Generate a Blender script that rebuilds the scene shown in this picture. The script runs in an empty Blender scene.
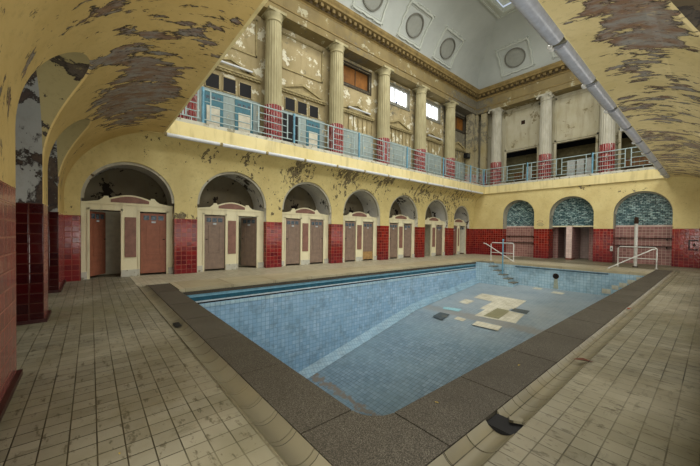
import bpy, bmesh, math, random
from mathutils import Vector, Matrix
random.seed(7)
S = bpy.context.scene
COL = S.collection
PI = math.pi
cos, sin = math.cos, math.sin
W, L = 12.46, 22.88            # hall: x from the cubicle wall (0) to the right wall, y from the near wall (0) to the far wall
DR = 2.09                      # depth of the right gallery
ZG = 4.97                      # gallery slab top
B, Y1, PW = 3.322, 2.76, .713  # bay, first pier, pier width on the cubicle side

def lin(h):
    c = [int(h[i:i+2], 16) / 255 for i in (0, 2, 4)]
    return tuple((v / 12.92 if v <= .04045 else ((v + .055) / 1.055) ** 2.4) for v in c) + (1,)

# ------------------------------------------------------------------ shader helpers
class Sh:
    def __init__(s, name):
        s.m = bpy.data.materials.new(name); s.m.use_nodes = True
        s.nt = s.m.node_tree; s.nt.nodes.clear()
        s.out = s.nt.nodes.new('ShaderNodeOutputMaterial')
        s.tc = s.nt.nodes.new('ShaderNodeTexCoord').outputs['Object']
        s.geo = s.nt.nodes.new('ShaderNodeNewGeometry')
    def put(s, sock, v):
        if hasattr(v, 'is_output') or isinstance(v, bpy.types.NodeSocket): s.nt.links.new(v, sock)
        elif isinstance(v, str): sock.default_value = lin(v)
        else: sock.default_value = v
    def n(s, kind, out=0, props={}, **ins):
        nd = s.nt.nodes.new(kind)
        for k, v in props.items(): setattr(nd, k, v)
        for k, v in ins.items():
            k2 = k.replace('_', ' ')
            s.put(nd.inputs[int(k[1:])] if k[0] == 'i' and k[1:].isdigit() else nd.inputs[k2], v)
        return nd.outputs[out]
    def math(s, op, a, b=0.0, c=None):
        kw = dict(i0=a, i1=b)
        if c is not None: kw['i2'] = c
        return s.n('ShaderNodeMath', props={'operation': op}, **kw)
    def vm(s, op, a, b, out=0): return s.n('ShaderNodeVectorMath', out, {'operation': op}, i0=a, i1=b)
    def mul(s, a, b): return s.vm('MULTIPLY', a, b)
    def sep(s, v):
        nd = s.nt.nodes.new('ShaderNodeSeparateXYZ'); s.put(nd.inputs[0], v); return nd.outputs
    def comb(s, x, y, z): return s.n('ShaderNodeCombineXYZ', i0=x, i1=y, i2=z)
    def noise(s, vec, scale, detail=4, rough=.6, dist=0):
        return s.n('ShaderNodeTexNoise', 0, Vector=vec, Scale=scale, Detail=detail, Roughness=rough, Distortion=dist)
    def mix(s, f, a, b, mode='MIX'):
        nd = s.nt.nodes.new('ShaderNodeMix'); nd.data_type = 'RGBA'; nd.blend_type = mode
        s.put(nd.inputs[0], f); s.put(nd.inputs[6], a); s.put(nd.inputs[7], b); return nd.outputs[2]
    def step(s, v, a, b, lo=0., hi=1.):
        return s.n('ShaderNodeMapRange', props={'clamp': True}, i0=v, i1=a, i2=b, i3=lo, i4=hi)
    def brick(s, vec, w, h, mort, c1, c2, cm, off=0., smooth=.1, bias=0., out=0):
        return s.n('ShaderNodeTexBrick', out, {'offset': off}, Vector=vec, Color1=c1, Color2=c2, Mortar=cm, Scale=1., Mortar_Size=mort, Mortar_Smooth=smooth, Bias=bias, Brick_Width=w, Row_Height=h)
    def bump(s, h, st=.3, d=.02): return s.n('ShaderNodeBump', Height=h, Strength=st, Distance=d)
    def fin(s, col, rough=.7, bump=None, metal=0., spec=.5, emit=None, es=0.):
        b = s.nt.nodes.new('ShaderNodeBsdfPrincipled')
        s.put(b.inputs['Base Color'], col); s.put(b.inputs['Roughness'], rough); s.put(b.inputs['Metallic'], metal)
        s.put(b.inputs['Specular IOR Level'], spec)
        if bump is not None: s.nt.links.new(bump, b.inputs['Normal'])
        if emit is not None: s.put(b.inputs['Emission Color'], emit); b.inputs['Emission Strength'].default_value = es
        s.nt.links.new(b.outputs[0], s.out.inputs[0]); return s.m

def wallvec(s):
    x, y, z = s.sep(s.tc)
    nx = s.sep(s.geo.outputs['True Normal'])[0]
    f = s.math('GREATER_THAN', s.math('ABSOLUTE', nx), .6)
    u = s.math('ADD', s.math('MULTIPLY', y, f), s.math('MULTIPLY', x, s.math('SUBTRACT', 1., f)))
    return s.comb(u, z, 0.)

def blobs(s, spots, vec=None):
    """sum of soft balls (x,y,z,radius,gain) at places in the hall"""
    acc = 0.
    for x, y, z, r, g in spots:
        d = s.n('ShaderNodeVectorMath', 1, {'operation': 'DISTANCE'}, i0=vec or s.tc, i1=(x, y, z))
        acc = s.math('ADD', acc, s.step(d, r, r * .3, 0., g))
    return acc

def flaked(s, base, base2, aniso, scale, thr, spots=(), under=('8c8982', '80654f', '2c2218'), rough=.62):
    """paint that has come off in patches; returns colour, mask"""
    v = s.mul(s.tc, aniso)
    n1 = s.noise(v, scale, 9, .66, .3)
    n2 = s.noise(s.tc, .45, 2)
    f = s.math('ADD', n1, s.math('MULTIPLY', s.math('SUBTRACT', n2, .5), .35))
    if spots: f = s.math('ADD', f, blobs(s, spots))
    mask = s.step(f, thr, thr + .008)
    edge = s.step(f, thr - .03, thr - .012)
    hal = s.step(s.noise(v, scale * 3.1, 4), .45, .55)
    inner = s.mix(s.step(s.noise(v, scale * 1.3, 5, .7), .4, .6), under[0], under[1])
    inner = s.mix(s.step(f, thr + .01, thr + .045, .85, 0.), inner, under[2])
    inner = s.mix(s.step(s.noise(v, 9, 5, .7), .58, .66, .0, .8), inner, '1d1712')
    inner = s.mix(s.step(s.noise(v, 5, 5, .7), .60, .66, .0, .6), inner, base2)
    paint = s.mix(s.step(s.noise(s.tc, 1.1, 5, .6), .3, .7), base, base2)
    paint = s.mix(s.step(s.noise(s.tc, 9, 6, .7), .52, .75, 0, .25), paint, '5a4a28')
    specks = s.step(s.noise(v, scale * 5, 4, .7), .685, .70)
    paint = s.mix(specks, paint, '33281a')
    paint = s.mix(s.math('MULTIPLY', edge, hal), paint, '241a12')
    return s.mix(mask, paint, inner), mask

REDA, REDB, GROUT = '8c2016', '5c1010', 'a8604a'
def redtile(s, dark=1.):
    v = wallvec(s)
    c = s.brick(v, .165, .158, .009, REDA, REDB, GROUT, bias=-.1)
    z = s.sep(s.tc)[2]
    c = s.mix(s.step(z, 1.0, .1, 0., .4), c, '5e2032')             # purplish reflection painted into the lower tiles
    c = s.mix(s.step(s.noise(s.tc, 3.0, 5), .5, .8, 0, .35), c, '4a1418')
    return s.mix(1., c, (dark, dark, dark, 1), 'MULTIPLY') if dark != 1 else c

def wall_material(name, paint, paint2, aniso, scale, thr, inside, spots=(), inner=('8e8c80', '7f7d72'), inner_thr=.60, tile=True, dark=1., inner_dark='2e2118', lun=None, under=('8c8982', '80654f', '2c2218')):
    s = Sh(name)
    pc, mask = flaked(s, paint, paint2, aniso, scale, thr, spots, under)
    ic, imask = flaked(s, inner[0], inner[1], (1, 1, .8), 1.5, inner_thr, (), ('4a3c2c', inner_dark, '1c140e'))
    axis, val, sign = inside
    c = s.sep(s.tc)[axis]
    fin_ = s.math('GREATER_THAN' if sign > 0 else 'LESS_THAN', c, val)
    col = s.mix(fin_, pc, ic)
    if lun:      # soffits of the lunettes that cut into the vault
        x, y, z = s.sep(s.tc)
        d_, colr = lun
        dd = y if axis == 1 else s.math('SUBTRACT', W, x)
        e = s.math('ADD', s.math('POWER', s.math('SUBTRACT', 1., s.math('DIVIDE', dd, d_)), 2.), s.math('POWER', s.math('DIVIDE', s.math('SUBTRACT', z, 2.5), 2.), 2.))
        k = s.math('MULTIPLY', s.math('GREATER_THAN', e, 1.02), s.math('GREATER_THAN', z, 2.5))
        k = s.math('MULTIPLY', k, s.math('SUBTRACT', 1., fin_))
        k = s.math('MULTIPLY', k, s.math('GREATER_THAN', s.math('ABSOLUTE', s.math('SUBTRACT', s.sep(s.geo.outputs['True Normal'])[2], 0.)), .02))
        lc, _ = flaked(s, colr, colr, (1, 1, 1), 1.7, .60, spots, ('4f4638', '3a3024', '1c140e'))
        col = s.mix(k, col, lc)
    rough = .55
    if tile:
        isT = s.math('LESS_THAN', s.sep(s.tc)[2], 1.9)
        tc = redtile(s)
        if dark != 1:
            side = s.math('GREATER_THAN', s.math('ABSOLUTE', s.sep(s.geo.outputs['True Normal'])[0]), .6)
            tc = s.mix(s.math('MULTIPLY', side, 1 - dark), tc, '0a0405')  # pier sides blackened: their shade is painted into the tile colour
            tc = s.mix(s.math('MULTIPLY', s.math('SUBTRACT', 1., side), .3), tc, 'b08078')  # pale pink paints the glancing sheen onto the other faces
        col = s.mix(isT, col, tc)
        rough = s.step(isT, 0., 1., .6, .14)
    h = s.math('SUBTRACT', 1., mask)
    if tile:
        th = s.brick(wallvec(s), .165, .158, .012, (1, 1, 1, 1), (.85, .85, .85, 1), (0, 0, 0, 1), smooth=.6)
        th = s.math('ADD', s.math('MULTIPLY', th, 1.0), s.math('MULTIPLY', s.noise(s.tc, 7, 2), .5))
        h = s.n('ShaderNodeMix', 0, {'data_type': 'FLOAT'}, i0=isT, i2=h, i3=th)
    return s.fin(col, rough, s.bump(h, .5, .012), spec=.4)

def plain(name, c, rough=.6, metal=0., var=.12, scale=6, c2=None, spec=.4, emit=None, es=0.):
    s = Sh(name)
    if c2 is None:
        a = lin(c); c2 = tuple(v * (1 - var * 2.2) for v in a[:3]) + (1,)
    col = s.mix(s.step(s.noise(s.tc, scale, 5, .65), .35, .7), c, c2)
    return s.fin(col, rough, metal=metal, spec=spec, emit=emit, es=es)

def peeling(name, c, c2, under, thr, scale=1.6, aniso=(1, 1, 1), rough=.8, rot=()):
    s = Sh(name)
    v = s.mul(s.tc, aniso)
    f = s.noise(v, scale, 8, .68)
    col = s.mix(s.step(s.noise(s.tc, .7, 5), .3, .7), c, c2)
    col = s.mix(s.step(s.noise(s.mul(s.tc, (3, 3, .5)), 1.2, 5), .5, .75, 0, .4), col, '6b5c38')
    m = s.step(f, thr, thr + .02)
    col = s.mix(m, col, under)
    if rot:
        q = s.math('ADD', blobs(s, rot), s.noise(s.tc, 3.2, 8, .75))
        col = s.mix(s.step(q, .66, .78, 0, .9), col, s.mix(s.noise(s.tc, 9, 5), '3c382c', '8d897a'))
    return s.fin(col, rough, s.bump(s.math('ADD', m, s.noise(s.tc, 20, 4)), .35, .01), spec=.2)

# ------------------------------------------------------------------ mesh helpers
class MB:
    def __init__(s): s.v = []; s.f = []
    def add(s, vs, fs):
        o = len(s.v); s.v += [tuple(v) for v in vs]; s.f += [tuple(i + o for i in f) for f in fs]; return s
    def box(s, x0, x1, y0, y1, z0, z1):
        v = [(x, y, z) for z in (z0, z1) for y in (y0, y1) for x in (x0, x1)]
        return s.add(v, [(0, 2, 3, 1), (4, 5, 7, 6), (0, 1, 5, 4), (2, 6, 7, 3), (0, 4, 6, 2), (1, 3, 7, 5)])
    def prism(s, poly, axis, a, b):
        """poly in the two other axes (in x,y,z order), pushed along axis from a to b"""
        def P(p, t):
            q = list(p); q.insert(axis, t); return q
        n = len(poly)
        vs = [P(p, a) for p in poly] + [P(p, b) for p in poly]
        return s.add(vs, [tuple(range(n))[::-1], tuple(range(n, 2 * n))] + [(i, (i + 1) % n, n + (i + 1) % n, n + i) for i in range(n)])
    def tube(s, pts, r, seg=8, caps=True):
        pts = [Vector(p) for p in pts]; rings = []
        for i, p in enumerate(pts):
            t = (pts[min(i + 1, len(pts) - 1)] - pts[max(i - 1, 0)]).normalized()
            up = Vector((0, 0, 1)) if abs(t.z) < .95 else Vector((1, 0, 0))
            a = t.cross(up).normalized(); b = t.cross(a)
            rings.append([p + (a * cos(2 * PI * k / seg) + b * sin(2 * PI * k / seg)) * r for k in range(seg)])
        vs = [q for R_ in rings for q in R_]
        fs = [(i * seg + k, i * seg + (k + 1) % seg, (i + 1) * seg + (k + 1) % seg, (i + 1) * seg + k) for i in range(len(pts) - 1) for k in range(seg)]
        if caps: fs += [tuple(range(seg))[::-1], tuple((len(pts) - 1) * seg + k for k in range(seg))]
        return s.add(vs, fs)
    def lathe(s, prof, c=(0, 0, 0), seg=24, rf=None):
        vs = []
        for r, z in prof:
            for k in range(seg):
                a = 2 * PI * k / seg; rr = r * (rf(k) if rf else 1)
                vs.append((c[0] + rr * cos(a), c[1] + rr * sin(a), c[2] + z))
        n = len(prof)
        fs = [(i * seg + k, i * seg + (k + 1) % seg, (i + 1) * seg + (k + 1) % seg, (i + 1) * seg + k) for i in range(n - 1) for k in range(seg)]
        fs += [tuple(range(seg))[::-1], tuple((n - 1) * seg + k for k in range(seg))]
        return s.add(vs, fs)
    def make(s, name, mat, parent=None, smooth=None, loc=None):
        me = bpy.data.meshes.new(name); me.from_pydata(s.v, [], s.f)
        bm = bmesh.new(); bm.from_mesh(me); bmesh.ops.recalc_face_normals(bm, faces=bm.faces[:]); bm.to_mesh(me); bm.free()
        me.materials.append(mat)
        o = bpy.data.objects.new(name, me); COL.objects.link(o)
        if smooth: smoothen(me, smooth)
        if parent: o.parent = parent
        if loc: o.location = loc
        return o

def smoothen(me, ang):
    for p in me.polygons: p.use_smooth = True
    me.set_sharp_from_angle(angle=math.radians(ang))

def tag(o, label, cat, group=None, kind=None):
    o['label'] = label; o['category'] = cat
    if group: o['group'] = group
    if kind: o['kind'] = kind
    return o
def struct(o, label, cat): return tag(o, label, cat, kind='structure')
def empty(name, label, cat, loc=(0, 0, 0), group=None):
    o = bpy.data.objects.new(name, None); COL.objects.link(o); o.location = loc; o.empty_display_size = .2
    return tag(o, label, cat, group)
def dup(root, loc, label, rotz=None):
    r = root.copy(); COL.objects.link(r); r.location = loc; r['label'] = label
    if rotz is not None: r.rotation_euler = (0, 0, rotz)
    for ch in list(root.children):
        c = ch.copy(); COL.objects.link(c); c.parent = r
        for g in ch.children:
            d = g.copy(); COL.objects.link(d); d.parent = c
    return r
def carve(o, cutter):
    c = cutter.make('cutter', o.data.materials[0])
    m = o.modifiers.new('b', 'BOOLEAN'); m.operation = 'DIFFERENCE'; m.solver = 'EXACT'; m.object = c
    bpy.context.view_layer.update()
    me = bpy.data.meshes.new_from_object(o.evaluated_get(bpy.context.evaluated_depsgraph_get()))
    o.modifiers.clear(); o.data = me; bpy.data.objects.remove(c)
    smoothen(me, 28)
    return o
def arch_poly(a, b, crown, z0=-.02, rise=None, n=28):
    r = (b - a) / 2; c = (a + b) / 2; h = rise or r
    return [(a, z0)] + [(c - r * cos(PI * k / n), crown - h + h * sin(PI * k / n)) for k in range(n + 1)] + [(b, z0)]
def ell(d, z0, z1, n=26):
    """quarter vault from the wall (0,z0) out to (d,z1)"""
    return [(d * (1 - cos(PI / 2 * k / n)), z0 + (z1 - z0) * sin(PI / 2 * k / n)) for k in range(n + 1)]

# ------------------------------------------------------------------ materials
YA, YB = 'd6bd74', 'c4a659'
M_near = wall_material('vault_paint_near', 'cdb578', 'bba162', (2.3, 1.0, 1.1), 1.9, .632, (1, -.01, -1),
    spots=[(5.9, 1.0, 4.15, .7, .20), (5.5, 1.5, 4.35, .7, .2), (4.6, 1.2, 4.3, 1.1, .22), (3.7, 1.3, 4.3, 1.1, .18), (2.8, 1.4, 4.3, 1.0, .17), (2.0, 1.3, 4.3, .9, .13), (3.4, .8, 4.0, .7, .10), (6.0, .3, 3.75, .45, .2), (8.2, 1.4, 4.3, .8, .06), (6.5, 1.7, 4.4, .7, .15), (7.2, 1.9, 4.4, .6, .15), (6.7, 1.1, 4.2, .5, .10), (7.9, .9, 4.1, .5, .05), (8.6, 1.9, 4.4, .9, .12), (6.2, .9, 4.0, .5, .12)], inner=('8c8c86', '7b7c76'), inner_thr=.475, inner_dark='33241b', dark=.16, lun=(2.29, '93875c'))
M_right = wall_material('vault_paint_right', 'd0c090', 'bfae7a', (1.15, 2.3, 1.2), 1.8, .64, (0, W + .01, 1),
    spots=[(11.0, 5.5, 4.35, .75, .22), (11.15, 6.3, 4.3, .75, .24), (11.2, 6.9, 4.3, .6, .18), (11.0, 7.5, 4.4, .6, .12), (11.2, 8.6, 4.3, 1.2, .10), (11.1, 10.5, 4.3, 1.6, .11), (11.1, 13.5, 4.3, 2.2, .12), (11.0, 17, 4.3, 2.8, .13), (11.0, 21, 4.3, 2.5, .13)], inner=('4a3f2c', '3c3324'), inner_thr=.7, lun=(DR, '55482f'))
M_left = wall_material('arcade_paint', 'd4c68c', 'c2b178', (.9, 1.8, 1.3), 3.3, .655, (0, -.02, -1),
    spots=[(.5, 5.4, 4.2, .9, .07), (.5, 7.6, 4.2, 1.3, .12), (.5, 10.2, 4.15, 1.4, .13), (.5, 12.6, 4.15, 1.5, .13), (.5, 15.5, 4.15, 2, .13), (.5, 19, 4.15, 2.3, .13), (.4, 3.9, 4.2, .6, .09), (0, 3.03, 2.0, .22, .2), (0, 6.35, 2.25, .12, .15)], inner=('e4e2d8', 'c9c7bd'), inner_thr=.60, under=('8a7f5e', '6f6248', '33281a'))
M_far = wall_material('end_wall_paint', 'd4c68e', 'c4b27a', (1.3, 1, 1.3), 2.6, .70, (1, L + .02, 1),
    spots=[(9.95, L, 2.35, .5, .12), (6.9, L, 4.3, .5, .06), (9, L, 4.2, .7, .06)], inner=('b6b19c', '9c9786'), inner_thr=.66)

def mk_floor():
    s = Sh('floor_tiles')
    x, y, z = s.sep(s.tc)
    v = s.comb(x, y, 0.)
    c = s.brick(v, .152, .152, .0048, '868270', '757160', '2d291b', smooth=.3)
    c = s.mix(s.step(s.noise(s.tc, 1.2, 6, .65), .42, .68, 0, .6), c, '686047')
    c = s.mix(s.step(s.noise(s.mul(s.tc, (1, .6, 1)), .35, 4, .6), .48, .62, 0, .45), c, '6e6a4e')
    c = s.mix(s.step(s.noise(s.tc, .5, 3), .5, .65, 0, .4), c, 'aaa38e')
    c = s.mix(s.step(s.noise(s.mul(s.tc, (1, 2.2, 1)), 5.5, 5, .7), .57, .64, 0, .7), c, '453e2c')
    c = s.mix(s.step(s.noise(s.mul(s.tc, (2.4, .8, 1)), 2.6, 6, .7), .58, .66, 0, .55), c, '524d3a')
    f = s.brick(v, .152, .152, .006, (1, 1, 1, 1), (1, 1, 1, 1), (0, 0, 0, 1), smooth=.3)
    return s.fin(c, s.step(s.noise(s.tc, 3, 4), .3, .7, .38, .6), s.bump(f, .4, .006), spec=.35)
M_floor = mk_floor()
def mk_walk(name='walkway_tiles', a='b6b09a', b='a49d86', g='7a725c', size=.15):
    s = Sh(name); x, y, z = s.sep(s.tc)
    c = s.brick(s.comb(x, y, 0.), size, size, .004, a, b, g, smooth=.3)
    c = s.mix(s.step(s.noise(s.tc, 1.6, 6, .65), .45, .75, 0, .5), c, '857a5c')
    return s.fin(c, .5, spec=.35)
M_walk = mk_walk()
M_stone = mk_walk('light_stone', 'b3a98c', 'a0967a', '5f563f', 1.2)
def mk_granite():
    s = Sh('dark_granite')
    c = s.mix(s.step(s.n('ShaderNodeTexVoronoi', 0, Vector=s.tc, Scale=95.), .15, .5), '625c50', '39342b')
    c = s.mix(s.step(s.noise(s.tc, 140, 2), .5, .7), c, '7b7668')
    c = s.mix(s.step(s.noise(s.tc, 1.1, 6, .6), .4, .7, 0, .5), c, '393328')
    return s.fin(c, .6, s.bump(s.noise(s.tc, 120, 2), .2, .003), spec=.3)
M_gran = mk_granite()
M_gut = mk_walk('gutter_tiles', '7c7763', '6d6753', '332e20', .3)
def mk_pool(name, hor, a='80929d', b='6a7f8b', g='4b5f6a', size=.13):
    s = Sh(name)
    if hor:
        x, y, z = s.sep(s.tc); v = s.comb(x, y, 0.)
    else: v = wallvec(s)
    c = s.brick(v, size, size, .007, a, b, g, smooth=.2)
    c = s.mix(s.step(s.noise(s.tc, .7, 5, .6), .38, .68, 0, .5), c, '80959c' if hor else '86a8bd')
    c = s.mix(s.step(s.noise(s.tc, 3.2, 6, .7), .48, .68, 0, .45), c, '5c6c72')
    if hor:
        y_ = s.sep(s.tc)[1]
        c = s.mix(s.math('MULTIPLY', s.step(y_, 10.0, 12.2), s.step(s.noise(s.tc, .9, 4), .3, .6, .25, .6)), c, 'a3a8a8')
        # brown silt left along the deep end and across the break of slope
        wob = s.math('MULTIPLY', s.math('SUBTRACT', s.noise(s.tc, 2.2, 6, .7), .5), .8)
        yy = s.math('ADD', y_, wob); xx = s.sep(s.tc)[0]
        band = s.math('MULTIPLY', s.step(yy, 5.97, 6.03), s.step(yy, 6.24, 6.18))
        band = s.math('MULTIPLY', band, s.step(s.math('ADD', xx, wob), 6.9, 6.3))
        band = s.math('MULTIPLY', band, s.step(s.noise(s.tc, 9, 3), .35, .5, .3, .9))
        c = s.mix(band, c, '7f7262')
        b2 = s.math('MULTIPLY', s.step(yy, 11.75, 11.95), s.step(yy, 12.5, 12.3))
        c = s.mix(s.math('MULTIPLY', b2, .5), c, '857c6e')
    return s.fin(c, .35, spec=.4)
M_pool = mk_pool('pool_floor_tiles', True)
M_poolw = mk_pool('pool_wall_tiles', False, 'a9c4d8', '8fb1cb', '7797ae', .13)
M_poolp = mk_pool('pool_pale_tiles', False, 'bcd2d8', 'a6c2cc', '86a0ac', .13)
M_teal = plain('teal_gutter', '2d6173', .3, var=.2)
M_black = plain('black', '060505', .7, var=.05)
M_white = plain('white_lip', 'c4cdd0', .35)
M_cream = peeling('cream_paint', 'e2dcbc', 'd4ccaa', 'a9a488', .70, 5)
M_pink = plain('mauve_panel', '8f6a5c', .6, var=.15)
M_doorR = plain('red_brown_door', '97614a', .5, var=.12)
M_doorG = plain('grey_brown_door', '8f7b6b', .5, var=.14)
M_doorW = plain('bare_wood', 'b08e5c', .6, var=.2)
M_gla = plain('small_glass', '6f7d88', .15, var=.4, scale=12)
M_conc = plain('concrete', '7b7868', .8, var=.2)
M_fasc = peeling('fascia_paint', 'e0d3a2', 'd2c38c', 'bdb498', .72, 3)
M_curb = peeling('curb_paint', 'c6c5b8', 'b0afa0', '8f8c78', .55, 4)
M_ent = peeling('entablature_paint', '8f8058', '75684a', 'a8a388', .60, 1.5, rot=[(0, 12, 11, 40, .085), (-.6, 21.4, 8.9, 2.4, .26), (-.4, 20.5, 10.6, 2.0, .22), (.2, 22.6, 10.9, 1.6, .22), (-.6, 11.0, 10.6, 1.2, .14), (-.6, 16.8, 9.0, 1.5, .12), (-.6, 14, 9.0, 1.2, .12)])
M_entf = peeling('entablature_grey', 'a8a188', '978a62', '6d6248', .60, 1.5, rot=[(0, 22.6, 9, 2.5, .22)])
M_dent = plain('dark_ochre', '54452a', .8, var=.25)
M_corn = plain('ochre_cornice', '8e7a4c', .8, var=.2, scale=3)
M_upl = peeling('upper_wall_paint', 'b0a27e', '978a66', 'd4d0ba', .56, 1.9, rot=[(0, 12, 11, 40, .085), (-.6, 21.4, 8.9, 2.4, .26), (-.4, 20.5, 10.6, 2.0, .22), (.2, 22.6, 10.9, 1.6, .22), (-.6, 11.0, 10.6, 1.2, .14), (-.6, 16.8, 9.0, 1.5, .12), (-.6, 14, 9.0, 1.2, .12)])
M_upf = peeling('upper_end_plaster', 'b5b09c', 'a39c80', '837a5e', .60, 1.5)
M_trimp = plain('trim_paint', 'a89a70', .8, var=.2)
M_ceil = plain('ceiling_plaster', 'b0b4ad', .85, var=.06, scale=.6)
M_orn = plain('ornament_plaster', 'bcc0b6', .85, var=.05)
M_dnt = plain('dentil_paint', '7f6c42', .8, var=.25)
M_med = plain('medallion_plaster', '94968d', .85, var=.05)
M_orange = plain('orange_board', '8a5a20', .7, var=.25, scale=2)
M_day = plain('daylight_glass', 'ffffff', .4, emit='f3f7ff', es=1.5)
M_sky = plain('skylight_glass', 'd8dccf', .5, emit='dfe2d6', es=.04)
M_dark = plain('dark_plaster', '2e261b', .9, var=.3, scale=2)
M_back = peeling('cubicle_back_wall', '7b745f', '645b49', '20170f', .58, 1.6)
M_rail = plain('pale_blue_steel', 'a6b8b6', .45, var=.12)
M_railb = plain('blue_post', '6fa0b4', .45, var=.15)
M_tubeR = plain('lilac_glass', 'a2a6ae', .3, var=.12, scale=9)
M_tubeL = plain('white_tube', 'cfd2d2', .35, var=.08)
M_blue = plain('teal_blue_door', '41737f', .5, var=.12)
M_pale = peeling('pale_blue_wall', '9fa9a2', '899795', 'bdb596', .60, 3)
M_ivory = plain('ivory_panel', 'c9c5b0', .6, var=.1)
M_chrome = plain('white_pipe', 'cbcbc4', .35, var=.1)
M_rust = plain('rust', '3a2415', .9, var=.3)
M_bench = plain('brown_wood', '7a5530', .7, var=.25)
def mk_column(tiled, ca='b0a886', cb='938b6a'):
    s = Sh('column_tiles' if tiled else 'column_paint')
    if not tiled:
        c = s.mix(s.step(s.noise(s.mul(s.tc, (1, 1, .4)), 2.2, 6), .35, .7), ca, cb)
        c = s.mix(s.step(s.noise(s.mul(s.tc, (6, 6, .5)), 1.5, 4), .52, .7, 0, .4), c, '7f7650')
        return s.fin(c, .75, spec=.2)
    z = s.sep(s.tc)[2]
    g = s.math('LESS_THAN', s.math('FRACT', s.math('MULTIPLY', z, 6.)), .03)
    c = s.mix(s.step(s.noise(s.mul(s.tc, (9, 9, 3)), 1.5, 3), .4, .6), '8f2320', '651216')
    c = s.mix(g, c, '7a3a34')
    x, y, z_ = s.sep(s.tc)
    ang = s.math('ARCTAN2', y, x)
    st = s.math('FRACT', s.math('MULTIPLY', ang, 20 / (2 * PI)))
    st = s.math('ADD', s.step(st, .86, .96), s.step(st, .12, .04))
    c = s.mix(s.math('MULTIPLY', st, s.step(s.noise(s.mul(s.tc, (2, 2, 1)), 2.0, 5, .7), .35, .6, .2, .95)), c, 'cfc2b4')
    c = s.mix(s.step(s.noise(s.mul(s.tc, (5, 5, 1.6)), 1.8, 6, .7), .60, .64, 0, .8), c, 'cfc8bc')
    return s.fin(c, .3, spec=.5)
M_colp, M_colt, M_colg = mk_column(False), mk_column(True), mk_column(False, 'b9b6a6', '9a9686')
def mk_glassblock():
    s = Sh('glass_blocks')
    v = wallvec(s)
    c = s.brick(v, .19, .085, .012, 'a6c4c2', '2b4a52', '141f20', off=.5, smooth=.1, bias=-.05)
    c = s.mix(s.step(s.noise(s.tc, 2.5, 3), .4, .65, 0, .55), c, '2d555c')
    c = s.mix(s.step(s.noise(s.mul(s.tc, (8, 1, 14)), 1., 2), .58, .64, 0, .6), c, 'c4d8d4')  # highlights of the glass painted on as pale streaks
    return s.fin(c, .2, s.bump(s.brick(v, .19, .085, .012, (1, 1, 1, 1), (.6, .6, .6, 1), (0, 0, 0, 1), off=.5), .5, .02), spec=.6)
M_gb = mk_glassblock()
def mk_pinktile():
    s = Sh('mauve_tiles')
    c = s.brick(wallvec(s), .155, .155, .008, 'a0766e', '866058', 'bfa69a')
    return s.fin(c, .35, spec=.4)
M_pt = mk_pinktile()
def mk_paletile():
    s = Sh('pale_pink_tiles')
    c = s.brick(wallvec(s), .155, .155, .005, 'd8c2b8', 'cbb4aa', 'b09c92')
    return s.fin(c, .35, spec=.4)
M_pp = mk_paletile()

# ------------------------------------------------------------------ the four arcade walls with their vaults
def openings_left():
    r = [(.356, Y1, 3.62)]
    for k in range(1, 6): r.append((Y1 + (k - 1) * B + PW, Y1 + k * B, 3.75))
    r.append((Y1 + 5 * B + PW, 22.2, 3.55)); return r
OL = openings_left()
# cubicle side: wall thickness 1.3 m, small cove up to the gallery edge
prof = [(0, 0), (0, 3.15)] + ell(.84, 3.15, 4.46, 14)[1:] + [(.84, ZG), (-1.3, ZG), (-1.3, 0)]
wl = MB().prism([(p[0], p[1]) for p in prof], 1, -1.2, L).make('wall_left', M_left)
cut = MB()
for a, b, c in OL: cut.prism(arch_poly(a, b, c), 0, -2, .95)
# prism over axis 0 needs (y,z)
carve(wl, cut)
struct(wl, 'long yellow arcade wall with seven arches and dark red tiled piers', 'wall')
wb = MB().box(-1.36, -1.3, -1.2, L + .4, 0, ZG).make('wall_left_back', M_back)
struct(wb, 'dark peeling wall seen through the arches above the changing cubicles', 'wall')
def arch_ring(m, a, b, crown, axis, p0, p1, t=.075, n=28):
    r = (b - a) / 2; c = (a + b) / 2; zc = crown - r
    o_ = [(c - (r + .004) * cos(PI * k / n), zc + (r + .004) * sin(PI * k / n)) for k in range(n + 1)]
    i_ = [(c - (r - t) * cos(PI * k / n), zc + (r - t) * sin(PI * k / n)) for k in range(n + 1)]
    for k in range(n): m.prism([o_[k], o_[k + 1], i_[k + 1], i_[k]], axis, p0, p1)
M_ring = peeling('arch_ring_plaster', 'b9b6a6', 'a5a292', '5a4c3a', .62, 4)
m = MB()
for a, b, c in OL: arch_ring(m, a, b, c, 0, -.16, -.03)
struct(m.make('trim_30', M_ring, smooth=30), 'pale grey plaster rims of the cubicle arches', 'trim')
# near side
prof = [(0, 0), (0, 2.5)] + ell(2.29, 2.5, 4.5)[1:] + [(2.29, ZG), (-1.2, ZG), (-1.2, 0)]
wn = MB().prism([(p[0], p[1]) for p in prof], 0, 0, W + 1.8).make('wall_near', M_near)
cut = MB()
for a, b in ((1.9, 4.3), (4.95, 7.35), (9.9, 12.1)): cut.prism(arch_poly(a, b, 3.85), 1, -2, 2.1)
carve(wn, cut)
struct(wn, 'near arcade wall with dark red tiled piers under a flaking yellow vault', 'wall')
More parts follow.
